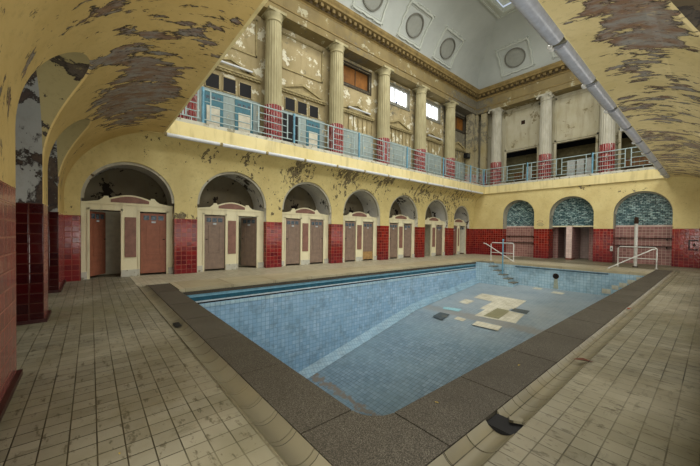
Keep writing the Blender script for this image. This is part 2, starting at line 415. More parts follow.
# right side
prof = [(W - p[0], p[1]) for p in [(0, 0), (0, 2.5)] + ell(DR, 2.5, 4.5)[1:] + [(DR, ZG), (-1.2, ZG), (-1.2, 0)]]
wr = MB().prism(prof, 1, 0, L).make('wall_right', M_right)
cut = MB()
cut.prism(arch_poly(.55, 8.05, 4.3, rise=1.4, n=40), 0, W - 2.1, W + 2)
cut.prism(arch_poly(10.6, 14.6, 4.15, rise=1.3), 0, W - 2.1, W + 2)
cut.prism(arch_poly(17.6, 20.2, 3.85), 0, W - 2.1, W + 2)
carve(wr, cut)
struct(wr, 'right arcade wall under a cream vault with long peeling flakes', 'wall')
# far side
OF = [(2.153, 4.16, 3.87), (5.035, 7.301, 3.88), (8.181, 10.479, 3.89)]
wf = MB().box(-1.3, W + 1.8, L, L + .78, 0, ZG).make('wall_far', M_far)
cut = MB()
for a, b, c in OF: cut.prism(arch_poly(a, b, c), 1, L - .2, L + .9)
carve(wf, cut)
struct(wf, 'yellow end wall with three arches above a dark red tiled dado', 'wall')
m = MB()
for a, b, c in OF: arch_ring(m, a, b, c, 1, L + .45, L + .62, .05)
struct(m.make('trim_31', M_ring, smooth=30), 'pale grey plaster rims of the end wall arches', 'trim')
# closing walls behind the openings
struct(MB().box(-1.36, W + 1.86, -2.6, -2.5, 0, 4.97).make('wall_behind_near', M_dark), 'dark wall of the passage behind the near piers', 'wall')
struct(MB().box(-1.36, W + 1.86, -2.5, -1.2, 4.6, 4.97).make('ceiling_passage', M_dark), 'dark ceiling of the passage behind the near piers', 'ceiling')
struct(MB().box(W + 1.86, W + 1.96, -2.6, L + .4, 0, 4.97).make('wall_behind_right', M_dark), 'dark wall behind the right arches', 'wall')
struct(MB().box(-1.36, W + 1.8, L + 2.6, L + 2.7, 0, ZG).make('wall_behind_far', M_pp), 'pale tiled back wall of the shower room', 'wall')
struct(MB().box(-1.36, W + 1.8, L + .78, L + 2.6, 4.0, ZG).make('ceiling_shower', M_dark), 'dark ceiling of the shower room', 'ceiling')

# plinths of the near piers
pl = MB()
for a, b in ((7.35, 9.9), (4.3, 4.95), (0.0, 1.9)): pl.box(a - .025, b + .025, -1.0, .04, 0, .055)
struct(pl.make('baseboard_near', plain('plinth_tile', '3d1f1c', .4)), 'dark tiled plinth along the feet of the near piers', 'baseboard')

# fascias of the galleries
struct(MB().prism([(.84, 4.44), (.90, 4.44), (.90, 4.95), (.84, 4.95)], 1, 2.29, L - .12).make('trim_1', M_fasc), 'cream gallery edge above the changing cubicles', 'trim')
struct(MB().box(.9, W - DR, L - .12, L, 4.46, 4.97).make('trim_2', M_fasc), 'cream gallery edge across the end wall', 'trim')
struct(MB().box(.84, W - DR, 2.29, 2.34, 4.5, 4.97).make('trim_3', M_fasc), 'gallery edge above the near vault', 'trim')
struct(MB().box(W - DR - .02, W - DR, 2.34, L - .12, 4.5, 4.97).make('trim_4', M_fasc), 'gallery edge above the right vault', 'trim')
struct(MB().box(.62, .80, 2.0, L - .05, ZG, 5.10).box(.62, W - 2.3, L - .115, L - .05, ZG, 5.10).make('trim_5', M_curb), 'whitish concrete kerb under the gallery railings', 'kerb')
struct(MB().box(-.7, .66, -.6, L + 2.6, ZG - .01, ZG + .03).box(.66, W + 1.8, L, L + 2.6, ZG - .01, ZG + .03).make('floor_gallery', M_conc), 'grey gallery floor', 'floor')

# ------------------------------------------------------------------ floor, copings, gutters
GX0, GX1 = 10.73, 10.95
GY0, GY1 = 1.53, 1.75
CE = 20.0
fl = MB().box(-1.36, W + 1.96, -2.6, GY0, -.2, 0)
fl.box(GX1, W + 1.96, GY0, L + 2.7, -.2, 0)
fl.box(3.3, GX1, CE, L + 2.7, -.2, 0)
fl = fl.make('floor', M_floor); struct(fl, 'beige square floor tiles with dark joints and dirt stains', 'floor')
fw = MB().box(-1.36, 1.9, GY0, L + 2.7, -.2, 0).box(1.9, 3.3, CE, L + 2.7, -.2, 0).box(1.9, 10.2, 18.2, CE, -.2, 0)
struct(fw.make('floor_walkway', M_walk), 'paler beige tiled walkway in front of the changing cubicles and end wall', 'floor')
# dark slabs: right side, near side, corner with rounded inside
def slab(x0, x1, y0, y1, z=.012, g=.006):
    return MB().box(x0 + g, x1 - g, y0 + g, y1 - g, -.14, z)
cp = MB()
ys = [2.5, 3.53, 4.74, 5.95, 7.16, 8.37, 9.58, 10.8, 12.0, 13.2, 14.4, 15.6, 16.8, 18.0, 19.0, CE]
for a, b in zip(ys, ys[1:]): cp.box(10.2, 10.72, a + .007, b - .007, -.14, .012)
xs = [9.95, 8.74, 7.42, 6.2, 4.9, 3.3, 2.08]
for b, a in zip(xs, xs[1:]): cp.box(a + .007, b - .007, 1.76, 2.25, -.14, .012)
rr = .26
poly = [(9.957, 1.76), (10.72, 1.76), (10.72, 2.493), (10.2, 2.493)] + [(10.2 - rr + rr * cos(t), 2.25 + rr - rr * sin(t)) for t in [PI / 2 * k / 10 for k in range(11)] if 2.25 + rr - rr * sin(t) < 2.493 and 10.2 - rr + rr * cos(t) > 9.957] + [(9.957, 2.25)]
cp.prism(poly, 2, -.14, .012)
struct(cp.make('trim_6', M_gran), 'dark speckled granite coping slabs along two sides of the pool', 'coping')
struct(MB().box(9.9, 10.72, 1.76, 2.22, -.16, -.13).box(10.24, 10.72, 2.22, 2.52, -.16, -.13).make('trim_14', M_black), 'dark bed under the corner slab', 'coping')
cl = MB()
yy = 2.26
while yy < 18.1:
    y2 = min(yy + 1.3, 18.2); cl.box(1.95, 3.3, yy + .006, y2 - .006, -.06, .03); yy = y2
cl.box(3.3, 10.2, 17.65, 18.2, -.1, .015)
struct(cl.make('trim_7', M_stone), 'light stone coping along the cubicle side and far end of the pool', 'coping')
struct(MB().box(1.86, 1.95, GY1, 18.2, -.14, -.01).box(1.95, 3.3, 2.2, 18.2, -.14, -.05).make('trim_8', M_gran), 'dark joint beside the light stone coping', 'coping')
# channel gutter: concave strip of tiles
def chan(w, n=8): return [(w * k / n, -.045 * sin(PI * k / n) + (.012 if k in (0, n) else 0)) for k in range(n + 1)]
HY0, HY1 = 3.0, 3.20
def channel_right(y0, y1):
    p = [(GX0 + a, z) for a, z in chan(GX1 - GX0)]
    return p + [(GX1, -.12), (GX0, -.12)]
g = MB()
for y0, y1 in ((GY0, HY0), (HY1, CE)):
    n = max(1, round((y1 - y0) / .3))
    for i in range(n): g.prism(channel_right(0, 0), 1, y0 + (y1 - y0) * i / n + .004, y0 + (y1 - y0) * (i + 1) / n - .004)
g2 = [(GY0 + a, z) for a, z in chan(GY1 - GY0)] + [(GY1, -.12), (GY0, -.12)]
n = 30
for i in range(n): g.prism(g2, 0, 1.9 + (GX0 - 1.9) * i / n + .004, 1.9 + (GX0 - 1.9) * (i + 1) / n - .004)
struct(g.make('floor_gutter', M_gut, smooth=35), 'beige glazed channel gutter running round the granite coping', 'gutter')
struct(MB().box(1.9, GX1, GY0, GY1, -.2, -.115).box(GX0, GX1, GY1, CE, -.2, -.115).box(GX0 - .0, GX1, HY0 - .0, HY1, -.2, -.012).make('floor_gutter_bed', M_black), 'dark bed of the channel gutter', 'gutter')
# broken piece beside the drain hole
bp = MB().prism([(0, 0), (.09, .01), (.11, .05), (.05, .08), (.0, .05)], 2, 0, .02).make('tile_fragment', M_gut, loc=(10.86, 3.13, 0.0))
bp.rotation_euler = (0, 0, .5)
tag(bp, 'broken beige gutter tile lying at the edge of the black drain hole', 'tile fragment')
o = MB()
o.box(-.11, .11, -.045, .045, .0, .012)
for k in range(5): o.box(-.1 + k * .044, -.085 + k * .044, -.04, .04, .012, .018)
o = o.make('drain_grate', plain('drain_metal', '24231e', .6), loc=(6.32, 1.64, -.025))
tag(o, 'small dark drain cover in the gutter beside the granite coping', 'drain')

# ------------------------------------------------------------------ the pool
PX0, PX1, PY0, PY1 = 3.3, 10.2, 2.25, 17.65
def pz(y):
    pts = [(2.25, -3.55), (4.6, -3.5), (5.8, -3.24), (11.4, -1.86), (17.65, -1.1)]
    for (a, za), (b, zb) in zip(pts, pts[1:]):
        if y <= b: return za + (zb - za) * (y - a) / (b - a)
    return -1.1
YS = [PY0, 4.6, 5.8, 8.6, 11.4, 14.5, PY1]
m = MB()
for a, b in zip(YS, YS[1:]):
    m.add([(PX0 - .1, a, pz(a)), (PX1 + .1, a, pz(a)), (PX1 + .1, b, pz(b)), (PX0 - .1, b, pz(b))], [(0, 1, 2, 3)])
struct(m.make('floor_pool', M_pool), 'sloping pool floor of small blue grey tiles with silt and dirt', 'pool floor')
m = MB()
for a, b in zip(YS, YS[1:]):
    m.add([(PX0, a, pz(a) + .24), (PX0 + .24, a, pz(a) + .012), (PX0 + .24, b, pz(b) + .012), (PX0, b, pz(b) + .24)], [(0, 1, 2, 3)])
struct(m.make('trim_9', mk_pool('pool_chamfer', False, '93aab4', '7f9aa6', '63808c', .1)), 'pale sloped tile fillet at the foot of the long pool wall', 'trim')
m = MB().box(PX0 - .4, PX0, PY0, PY1 - .65, -3.7, -.40)
struct(m.make('wall_pool_left', M_poolw), 'long pool wall of light blue tiles below the overflow channel', 'pool wall')
m = MB().box(PX0 - .4, PX1 + .4, PY1, PY1 + .3, -3.7, -.10).box(PX1, PX1 + .4, PY0, PY1, -3.7, -.14).box(PX0 - .4, PX1 + .4, PY0 - .4, PY0, -3.7, -.14)
# rounded near corner
rc = [(PX1 + .02, PY0 - .02)] + [(PX1 - rr + rr * cos(t), PY0 + rr - rr * sin(t)) for t in [PI / 2 * k / 8 for k in range(9)]]
m.prism(rc, 2, -3.7, -.14)
m = m.make('wall_pool', M_poolp, smooth=30); struct(m, 'pale blue tiled pool walls at the shallow end and right side', 'pool wall')
# overflow channel along the long wall
struct(MB().box(PX0 - .30, PX0 - .05, PY0, 17.0, -.26, -.055).make('trim_10', plain('channel_blue', '8fc0d4', .35)), 'pale blue back of the overflow channel', 'trim')
struct(MB().box(PX0 - .05, PX0 - .03, PY0, 17.0, -.10, -.055).make('trim_11', M_teal), 'dark teal line under the coping over the channel', 'trim')
struct(MB().box(PX0 - .30, PX0 - .03, PY0, 17.0, -.33, -.22).make('trim_12', M_teal), 'dark teal bottom of the overflow channel', 'trim')
struct(MB().box(PX0 - .05, PX0 + .02, PY0, 17.0, -.355, -.325).make('trim_13', M_white), 'white lip of the overflow channel', 'trim')
struct(MB().box(PX0 - .3, PX0 - .02, PY0, 17.0, -.42, -.355).make('trim_15', M_black), 'black slot under the white lip', 'trim')
struct(MB().box(PX0 - .3, PX0 + .012, PY0, 17.0, -.50, -.415).make('trim_29', M_poolp), 'pale band of tiles under the black slot', 'trim')
# repaired patches in the floor
def patch(name, poly, mat, lab, z=.006):
    v = [(x, y, pz(y) + z) for x, y in poly]
    o = MB().add(v, [tuple(range(len(v)))]).make(name, mat); return tag(o, lab, 'tile patch', kind='thing')
pc = mk_walk('patch_cream', 'cbc7b4', 'bdb9a4', 'a09c88', .15)
po = mk_walk('patch_olive', '8c8a6c', '7f7d60', '6c6a50', .15)
pd = mk_walk('patch_dark', '48555c', '3f4b52', '343f46', .15)
pb = mk_walk('patch_blue', '9cc6cc', '8ab8c0', '6f9ca4', .15)
patch('tile_patch', [(4.58, 14.4), (4.58, 15.2), (6.6, 15.2), (6.62, 13.87), (6.5, 13.87), (6.5, 13.55), (7.15, 13.5), (7.25, 12.41), (5.74, 12.3), (5.74, 13.16), (5.52, 13.16), (5.52, 14.3)], pc, 'largest irregular cream tile patch in the middle of the empty pool floor')
patch('tile_patch', [(6.03, 12.43), (6.05, 13.6), (6.58, 13.58), (6.62, 12.46)], po, 'olive green rectangle of tiles inside the large cream patch', .010)
patch('tile_patch', [(6.57, 13.6), (6.60, 13.97), (7.17, 13.98), (7.2, 13.56)], pd, 'dark slate blue tile patch touching the cream patch on its right', .012)
patch('tile_patch', [(6.16, 11.33), (6.13, 11.75), (7.06, 11.78), (7.09, 11.35)], pc, 'long cream tile bar on the pool floor nearest the granite coping', .04)
patch('tile_patch', [(4.39, 13.4), (4.4, 14.0), (4.86, 13.95), (4.83, 13.36)], pc, 'small cream square between the large cream patch and the long pool wall')
patch('tile_patch', [(4.52, 11.2), (4.54, 11.72), (4.99, 11.73), (5.05, 11.12)], pd, 'dark slate square of tiles alone on the pool floor', .05)
patch('tile_patch', [(5.31, 11.5), (5.3, 11.8), (5.7, 11.76), (5.71, 11.48)], pc, 'smallest cream tile patch beside the dark slate square')
patch('tile_patch', [(6.1, 17.2), (6.12, 17.52), (6.5, 17.5), (6.48, 17.2)], pc, 'pale tile at the foot of the far pool wall beside the steps')
patch('tile_patch', [(7.0, 16.9), (7.02, 17.25), (7.5, 17.22), (7.45, 16.9)], pc, 'pale tile below the round drain hole of the far pool wall')
patch('tile_patch', [(4.33, 12.23), (4.22, 12.48), (4.6, 12.6), (4.98, 12.66), (5.03, 12.32)], pb, 'pale turquoise sliver of tiles near the dark slate square', .007)
for x, z, w_, h_, lab in ((8.88, -.90, .15, .10, 'lowest'), (9.17, -.70, .11, .09, 'second lowest'), (9.42, -.57, .12, .10, 'middle'), (9.68, -.40, .12, .09, 'second highest'), (9.93, -.24, .10, .07, 'highest')):
    o = MB().box(-w_, w_, -.012, 0, -h_, h_).make('tile_patch', pc, loc=(x, PY1 - .001, z)); tag(o, 'cream square of bare plaster on the far pool wall, %s of five' % lab, 'tile patch', 'plaster squares on the far pool wall')
# loose debris of leaves
def leaf(loc, s_, rot, lab, mat):
    v = [(-1, 0, 0), (-.5, .35, .12), (.1, .45, .2), (.6, .25, .1), (1.1, 0, .05), (.6, -.3, .16), (0, -.42, .25), (-.6, -.28, .1), (0, 0, .02)]
    o = MB().add([(a * s_, b * s_, c * s_ + .004) for a, b, c in v], [(8, i, (i + 1) % 8) for i in range(8)]).make('dry_leaf', mat, loc=loc)
    o.rotation_euler = (0, 0, rot); return tag(o, lab, 'leaf')
ml = plain('leaf_brown', '5a3018', .7); mo = plain('leaf_red', '8a3818', .7); my = plain('leaf_yellow', 'b09a4c', .7)
leaf((10.9, 5.07, .0), .10, .4, 'curled brown leaf lying in the gutter beside the granite coping', ml)
leaf((10.78, 9.05, -.0), .075, 1.4, 'reddish brown dry leaf farther along the gutter edge', mo)
leaf((10.48, 4.3, .012), .022, 1.4, 'tiny yellow leaf on the second granite slab from the pool corner', my)
leaf((10.34, 2.9, .012), .02, .2, 'tiny yellow leaf on the granite slab by the pool corner', my)
leaf((10.1, .95, 0), .03, .8, 'pale yellow leaf on the floor tiles by the near gutter', my)
leaf((9.35, .72, 0), .014, .2, 'straw coloured leaf on the tiles by the near piers', my)

# pool steps
st = MB()
SX = [3.30, 3.98, 4.23, 4.50, 4.76, 5.02, 5.27]; SZ = [-.02, -.21, -.42, -.61, -.79, -.97]
for i in range(6): st.box(SX[i], SX[i + 1], 17.0, PY1 - .001, -1.3, SZ[i] - .03)
steps = empty('pool_steps', 'six grey concrete steps going down into the shallow end of the pool', 'steps', (0, 0, 0))
st.make('step_block', M_poolp, steps)
for i in range(6):
    MB().box(SX[i] - (.0 if i else .0), SX[i + 1] + .03, 17.04 if i else 17.04, PY1 - .001, SZ[i] - .035, SZ[i]).make('tread', M_conc, steps)
# pipe on the far pool wall
pp = empty('wall_pipe', 'thin blue grey handrail pipe fixed along the far pool wall', 'pipe', (0, 0, 0))
MB().tube([(5.16, 17.56, -.16), (8.95, 17.56, -.14)], .034).make('pipe', plain('pipe_blue', '4a626c', .4), pp, smooth=60)
for x in (5.3, 6.5, 7.7, 8.6): MB().tube([(x, 17.56, -.15), (x, PY1, -.15)], .03).make('bracket', M_rust, pp, smooth=60)
oh = empty('wall_outlet', 'round black rusty outlet hole in the far pool wall', 'outlet', (6.98, PY1, -.47))
MB().tube([(0, -.02, 0), (0, -.005, 0)], .13, 20).make('rim', M_rust, oh, smooth=40)
MB().tube([(0, -.035, 0), (0, -.02, 0)], .085, 20).make('hole', M_black, oh, smooth=40)
MB().add([(-.07, -.006, -.12), (.07, -.006, -.12), (.12, -.006, -.6), (-.1, -.006, -.6)], [(0, 1, 2, 3)]).make('rust_stain', plain('stain', 'a5ab98', .7), oh)

# ------------------------------------------------------------------ handrails and pole on the far deck
def handrail(x, y, w, h, diag, lab, blue):
    r = empty('handrail', lab, 'handrail', (x, y, 0), 'handrails at the shallow end')
    MB().tube([(0, 0, 0), (0, 0, h - .06), (.06, 0, h), (w - .06, 0, h), (w, 0, h - .06), (w, 0, 0)], .028).make('frame', M_chrome, r, smooth=60)
    MB().tube([(0, 0, h * .45), (w, 0, h * .45)], .022).make('middle_bar', M_chrome, r, smooth=60)
    MB().tube(diag, .028).make('sloping_bar', M_chrome, r, smooth=60)
    for q in (0, w): MB().lathe([(.06, 0), (.06, .015), (.035, .03)], (q, 0, 0), 12).make('foot', M_chrome, r, smooth=40)
    return r
handrail(3.49, 18.35, 1.25, 1.02, [(-.35, -.2, .98), (-.2, -.2, .95), (1.45, -.5, .06)], 'white tubular handrail with sloping bar above the pool steps', True)
handrail(8.8, 20.45, 1.36, .98, [(1.36, -.05, .95), (1.2, -.15, .88), (.0, -1.9, .06), (0, -2.1, .03)], 'white tubular handrail beside the tall white pole at the far pool corner', False)
po_ = empty('blue_post', 'thin blue post standing by the top of the pool steps', 'post', (4.62, 17.3, 0))
MB().tube([(0, 0, -.605), (0, 0, 1.2)], .035).make('shaft', M_railb, po_, smooth=60)
MB().lathe([(.05, 1.18), (.055, 1.21), (.03, 1.25)], seg=12).make('cap', M_railb, po_, smooth=40)
pw = empty('white_pole', 'tall white pole with rusty top standing on the far deck', 'pole', (9.4, 20.75, 0))
MB().tube([(0, 0, 0), (0, 0, 2.1)], .065, 14).make('shaft', M_chrome, pw, smooth=60)
MB().lathe([(.07, 2.1), (.085, 2.12), (.085, 2.36), (.06, 2.42)], seg=14).make('cap', M_rust, pw, smooth=40)
MB().lathe([(.12, 0), (.12, .02), (.07, .05)], seg=14).make('foot', M_rust, pw, smooth=40)

# ------------------------------------------------------------------ infill of the end-wall arches
def lunette(i, a, b, c, low):
    r = (b - a) / 2
    poly = [(x, z) for x, z in arch_poly(a + .01, b - .01, c - .01, 2.08, n=24)]
    g = empty('glass_block_window', ('glass block arch window above shelved mauve tiles beside the pool steps', 'middle glass block arch window above the open shower stalls', 'largest glass block arch window behind the tall white pole')[i], 'window', (0, 0, 0), 'glass block windows of the end wall')
    MB().prism(poly, 1, L + .62, L + .70).make('glazing', M_gb, g)
    MB().box(a + .01, b - .01, L + .58, L + .72, 2.02, 2.10).make('sill', M_pp if low else M_cream, g)
    if low:
        t = MB().box(a, b, L + .60, L + .70, 0, 2.03).make('wall_mauve', M_pt)
        struct(t, ('mauve tiled infill wall under the first glass block arch', '', 'mauve tiled infill wall behind the white pole')[i], 'wall')
        for k, z in enumerate((.95, 1.38)):
            o = MB().box(a + .03, b - .03, L + .50, L + .60, z, z + .035).box(a + .2, a + .24, L + .52, L + .60, z - .09, z).box(b - .24, b - .2, L + .52, L + .60, z - .09, z).make('wall_shelf', M_rust)
            tag(o, ('lower' if k == 0 else 'upper') + ' dark narrow shelf on the mauve tiles ' + ('nearer the pool steps' if i == 0 else 'behind the white pole'), 'shelf')
for i, (a, b, c) in enumerate(OF): lunette(i, a, b, c, i != 1)
for x0, x1, lab in ((5.90, 6.20, 'thick pale tiled end of the shower partition in the open middle arch'),):
    p = empty('shower_partition', lab, 'partition', (0, 0, 0))
    MB().box(x0, x1, L + .25, L + .32, 0, 2.05).make('end_face', M_pp, p)
    MB().box(x0 + .01, x1 - .01, L + .32, L + 2.1, 0, 2.05).make('panel', M_pt, p)
    MB().box(x0 - .005, x1 + .005, L + .24, L + 1.0, 0, .09).make('plinth', plain('brown_plinth', '7a4030', .4), p)
for x in (5.10, 7.15):
    struct(MB().box(x - .3, x + .1 if x < 6 else x + .6, L + 1.2, L + 2.5, 0, 4).make('wall_shower', M_pt), 'mauve tiled side wall of the ' + ('left' if x < 6 else 'right') + ' shower stall', 'wall')
# small fittings on the end wall
sb = empty('switch_box', 'small grey switch box on the red tiles of the end wall', 'switch', (8.14, L, .79))
MB().box(-.06, .06, -.05, 0, -.14, .14).make('case', M_chrome, sb); MB().box(-.02, .02, -.07, -.05, -.03, .05).make('toggle', M_rust, sb)
tp = empty('wall_tap', 'black metal tap on a square backplate on the red tiles', 'tap', (11.2, L, 1.1))
MB().box(-.16, .16, -.03, 0, .20, .25).box(-.16, .16, -.03, 0, -.25, -.2).box(-.16, -.12, -.03, 0, -.2, .2).make('backplate', M_black, tp)
MB().tube([(.02, 0, .05), (.02, -.16, .05), (.02, -.2, -.04)], .03).make('spout', M_rust, tp, smooth=50)
sg = empty('faded_sign', 'faded painted notice with a small red oval on the yellow pier', 'sign', (4.52, L, 2.25))
nn = 20
MB().add([(.17 * cos(2 * PI * k / nn), -.004, .13 + .07 * sin(2 * PI * k / nn)) for k in range(nn)] + [(.13 * cos(2 * PI * k / nn), -.004, .13 + .05 * sin(2 * PI * k / nn)) for k in range(nn)], [(k, (k + 1) % nn, nn + (k + 1) % nn, nn + k) for k in range(nn)]).make('oval', plain('faded_red', 'b08a68', .8), sg)
mm = MB()
for k, (w, z) in enumerate(((.16, -.02), (.2, -.10), (.12, -.17))):
    x = -w
    while x < w:
        d = random.uniform(.03, .06); mm.add([(x, -.004, z), (x + d, -.004, z), (x + d, -.004, z + .035), (x, -.004, z + .035)], [(0, 1, 2, 3)]); x += d + .015
mm.make('faded_lettering', plain('faded_grey', '8f8a70', .8), sg)

# ------------------------------------------------------------------ changing cubicle fronts
def front_mesh(hw, top, di=.25, do=1.03):
    """cream screen with two door openings, built from strips; x right, z up, front at y=0 (faces -y)"""
    d = .09; m = MB()
    dz = 2.1
    m.box(-hw, -do, 0, d, 0, dz); m.box(-di, di, 0, d, 0, dz); m.box(do, hw, 0, d, 0, dz)
    # head with crest
    pts = [(-hw, dz), (-hw, top), (-hw + .1, top), (-.80, top + .05), (-.70, top + .13), (-.66, top + .20), (-.56, top + .20), (-.54, top + .14)]
    pts += [(-.54 + 1.08 * k / 10, top + .14 + .13 * sin(PI * k / 10)) for k in range(1, 10)]
    pts += [(.54, top + .14), (.56, top + .20), (.66, top + .20), (.70, top + .13), (.80, top + .05), (hw - .1, top), (hw, top), (hw, dz)]
    m.prism(pts, 1, 0, d)
    # mouldings
    m.box(-hw, hw, -.025, 0, top - .06, top - .02)
    for s_ in (-1, 1):
        m.box(s_ * do - .03 if s_ > 0 else -do - .03, s_ * do + .03 if s_ > 0 else -do + .03, -.02, 0, 0, dz + .05)
        m.box(min(s_ * di, s_ * (di - .05)), max(s_ * di, s_ * (di - .05)), -.02, 0, 0, dz + .05)
        a, b = (di - .05, do + .03) if s_ > 0 else (-do - .03, -di + .05)
        m.box(a, b, -.02, 0, dz, dz + .05)
    return m
def door_leaf(mat, plank, par, hx, side, ang):
    """leaf hung at hx; side=+1 leaf extends to +x from hinge"""
    w, h = .75, 1.98
    def bx(m, a, b, y0, y1, z0, z1):
        a, b = (a, b) if side > 0 else (-b, -a); return m.box(a, b, y0, y1, z0, z1)
    m = MB(); bx(m, 0, w, 0, .035, 0.0, h)
    for a, b, z0, z1 in ((.16, .20, .62, 1.62), (w - .20, w - .16, .62, 1.62), (.16, w - .16, .60, .64), (.16, w - .16, 1.60, 1.64)): bx(m, a, b, -.012, 0, z0, z1)
    for a in (0.02, w - .08): bx(m, a, a + .06, -.006, 0, .04, h - .03)
    o = m.make('door', mat, par); o.location = (hx, .03, .07); o.rotation_euler = (0, 0, ang)
    for k in range(3):
        q = MB(); bx(q, .09 + k * .205, .09 + k * .205 + .155, -.008, .002, 1.76, 1.91); q.make('glass_pane', M_gla, o)
    q = MB(); bx(q, .31, .43, -.016, 0, 1.665, 1.72); q.make('number_plate', M_white, o)
    q = MB(); q.tube([((w - .07) * side, 0, 1.12), ((w - .07) * side, -.04, 1.12), ((w - .12) * side, -.05, 1.12)], .014); q.make('handle', M_black, o)
    if plank:
        q = MB(); bx(q, 0, w, -.014, 0, .0, .42); q.make('wooden_kickboard', M_doorW, o)
    return o
def cubicle(y, hw, top, doors, lab):
    r = empty('cubicle_front', lab, 'changing cubicle', (-.25, y, 0), 'changing cubicle fronts under the arches')
    r.rotation_euler = (0, 0, -PI / 2 + PI)      # local -y faces +x of the hall
    sm = hw < 1.15; di, do = (.16, .95) if sm else (.25, 1.03)
    front_mesh(hw, top, di, do).make('screen', M_cream, r)
    MB().box(-di + .1, di - .1, -.022, 0, .62, 1.9).make('centre_panel', M_pink, r)
    pts = [(-.5, top + .015), (-.5, top + .10)] + [(-.5 + 1.0 * k / 8, top + .10 + .12 * sin(PI * k / 8)) for k in range(1, 8)] + [(.5, top + .10), (.5, top + .015)]
    MB().prism(pts, 1, -.02, .002).make('crest_panel', M_pink, r)
    for a, b in ((-hw, -do - .03), (-di + .01, di - .01), (do + .03, hw)):
        MB().box(a, b, -.03, 0.001, 0, .22).make('stone_base', M_curb, r)
    for (mat, hx, side, ang, plank) in doors: door_leaf(mat, plank, r, (hx - math.copysign(.08, hx)) if sm else hx, side, ang)
    MB().box(-.03, .03, .1, 1.0, 0, 2.1).make('partition', M_ivory, r)
    MB().box(-hw + .01, hw - .01, 1.0, 1.02, 0, 2.1).make('back_panel', M_ivory, r)
    return r
# local x runs along +y of the hall; local +y goes to -x (into the cubicle)
A_ = lambda mat, side, ang=0., plank=False: (mat, (-.25 - .765 if side < 0 else .265), 1, ang, plank)
LH = lambda mat, ang=0., plank=False: (mat, -1.015, 1, ang, plank)       # left door hinged at its left
LR = lambda mat, ang=0., plank=False: (mat, -.265, -1, -ang, plank)
RH = lambda mat, ang=0., plank=False: (mat, .265, 1, ang, plank)
RR = lambda mat, ang=0., plank=False: (mat, 1.015, -1, -ang, plank)
specs = [
    ((LH(M_doorR, 1.0), RH(M_doorR)), 'cream cubicle front with two red-brown doors, the left one ajar'),
    ((LR(M_doorG), RR(M_doorG, 1.0)), 'cream cubicle front beside the two red-brown doors, its right grey-brown door ajar'),
    ((LR(M_doorG), RH(M_doorG)), 'cream cubicle front with both grey-brown doors shut and no wooden kickboard'),
    ((LR(M_doorG), RH(M_doorG, 0, True)), 'cream cubicle front whose right door has a bare wood lower board'),
    ((LR(M_doorG), RR(M_doorG, .5)), 'cream cubicle front beyond the bare wood board, right door slightly open'),
    ((LH(M_ivory, 1.3), RH(M_doorG)), 'cream cubicle front second from the end wall, left door swung open'),
    ((LR(M_pink), RR(M_ivory, 1.2)), 'cream cubicle front next to the end wall, right door open showing a pale inside')]
for (a, b, c), (doors, lab) in zip(OL, specs):
    cubicle((a + b) / 2, (b - a) / 2 - .004, 2.34, doors, lab)
# ------------------------------------------------------------------ floodlight helpers, tube lights
def tube_light(y0, y1, x, z, r, mat, lab, grp):
    t = empty('wall_lamp', lab, 'light', (x, y0, z), grp)
    w = y1 - y0 - .01
    MB().tube([(0, .05, 0), (0, w - .05, 0)], r, 12).make('tube', mat, t, smooth=60)
    MB().box(-.056, .02, -.0, .05, -r * .7, r).make('bracket', M_trimp, t)
    return t
Ly = [2.32 + 1.66 * k for k in range(13)]; NAMES = ['first', 'second', 'third', 'fourth', 'fifth', 'sixth', 'seventh', 'eighth', 'ninth', 'tenth', 'eleventh', 'twelfth']
for k in range(12):
    o = tube_light(Ly[k], Ly[k + 1], .965, 4.44, .062, M_tubeL, 'slim white tube light over the cubicles, %s from the near vault' % NAMES[k], 'tube lights along the cubicle side gallery')
ry = [.42 + 1.9 * k for k in range(13)]
for k in range(12):
    y0 = max(ry[k], 2.36) if k == 1 else ry[k]
    if k == 0: continue
    t = empty('wall_lamp', 'thick grey tube light on the right vault edge, %s from the near corner' % NAMES[k - 1], 'light', (W - DR - .125, y0, 4.54), 'thick tube lights along the right vault')
    w = min(ry[k + 1], L - .1) - y0 - .04
    MB().tube([(0, .06, 0), (0, w - .06, 0)], .125, 16).make('diffuser', M_tubeR, t, smooth=60)
    MB().box(-.07, .105, .0, .05, -.07, .10).make('bracket', M_conc, t)
    for q in (-.04, .04): MB().lathe([(.014, -.06), (.038, -.045), (.038, -.01), (.014, .01)], (-.10, .03 + q, -.06), 10).make('knob', M_chrome, t, smooth=40)

# ------------------------------------------------------------------ columns
def column(loc, lab, ornate, grp):
    c = empty('column', lab, 'column', loc, grp); c['kind'] = 'thing'
    n = 20; seg = n * 6
    rf = lambda k: 1 - .055 * abs(sin(PI * (k % 6) / 6.0)) ** .6
    R0, R1, H = .36, .315, 5.15
    MB().lathe([(R0 + .012, .0), (R0 + .010, 1.72)], (0, 0, 0), seg, rf).make('tiled_base', M_colt, c, smooth=25)
    MB().lathe([(R0, 1.70), (R0 * .97, 3.2), (R1, H)], (0, 0, 0), seg, rf).make('shaft', M_colg if ornate else M_colp, c, smooth=25)
    cap = MB().lathe([(R1, H), (R1 + .03, H + .02), (R1 + .03, H + .06), (R1, H + .08), (R1, H + .13), (R1 + .03, H + .2), (R1 + .07, H + .27), (R1 + .075, H + .31)], (0, 0, 0), 32)
    cap.box(-R1 - .075, R1 + .075, -R1 - .075, R1 + .075, H + .31, H + .42)
    if ornate:
        for sx in (-1, 1):
            for k in range(8):
                a = k * PI / 4; cap.tube([(sx * (R1 + .06), -R1 - .10 + .0, H + .22), (sx * (R1 + .06) + .07 * cos(a), -R1 - .13, H + .22 + .07 * sin(a))], .03, 6)
    cap.make('capital', M_colg if ornate else M_colp, c, smooth=30)
    return c
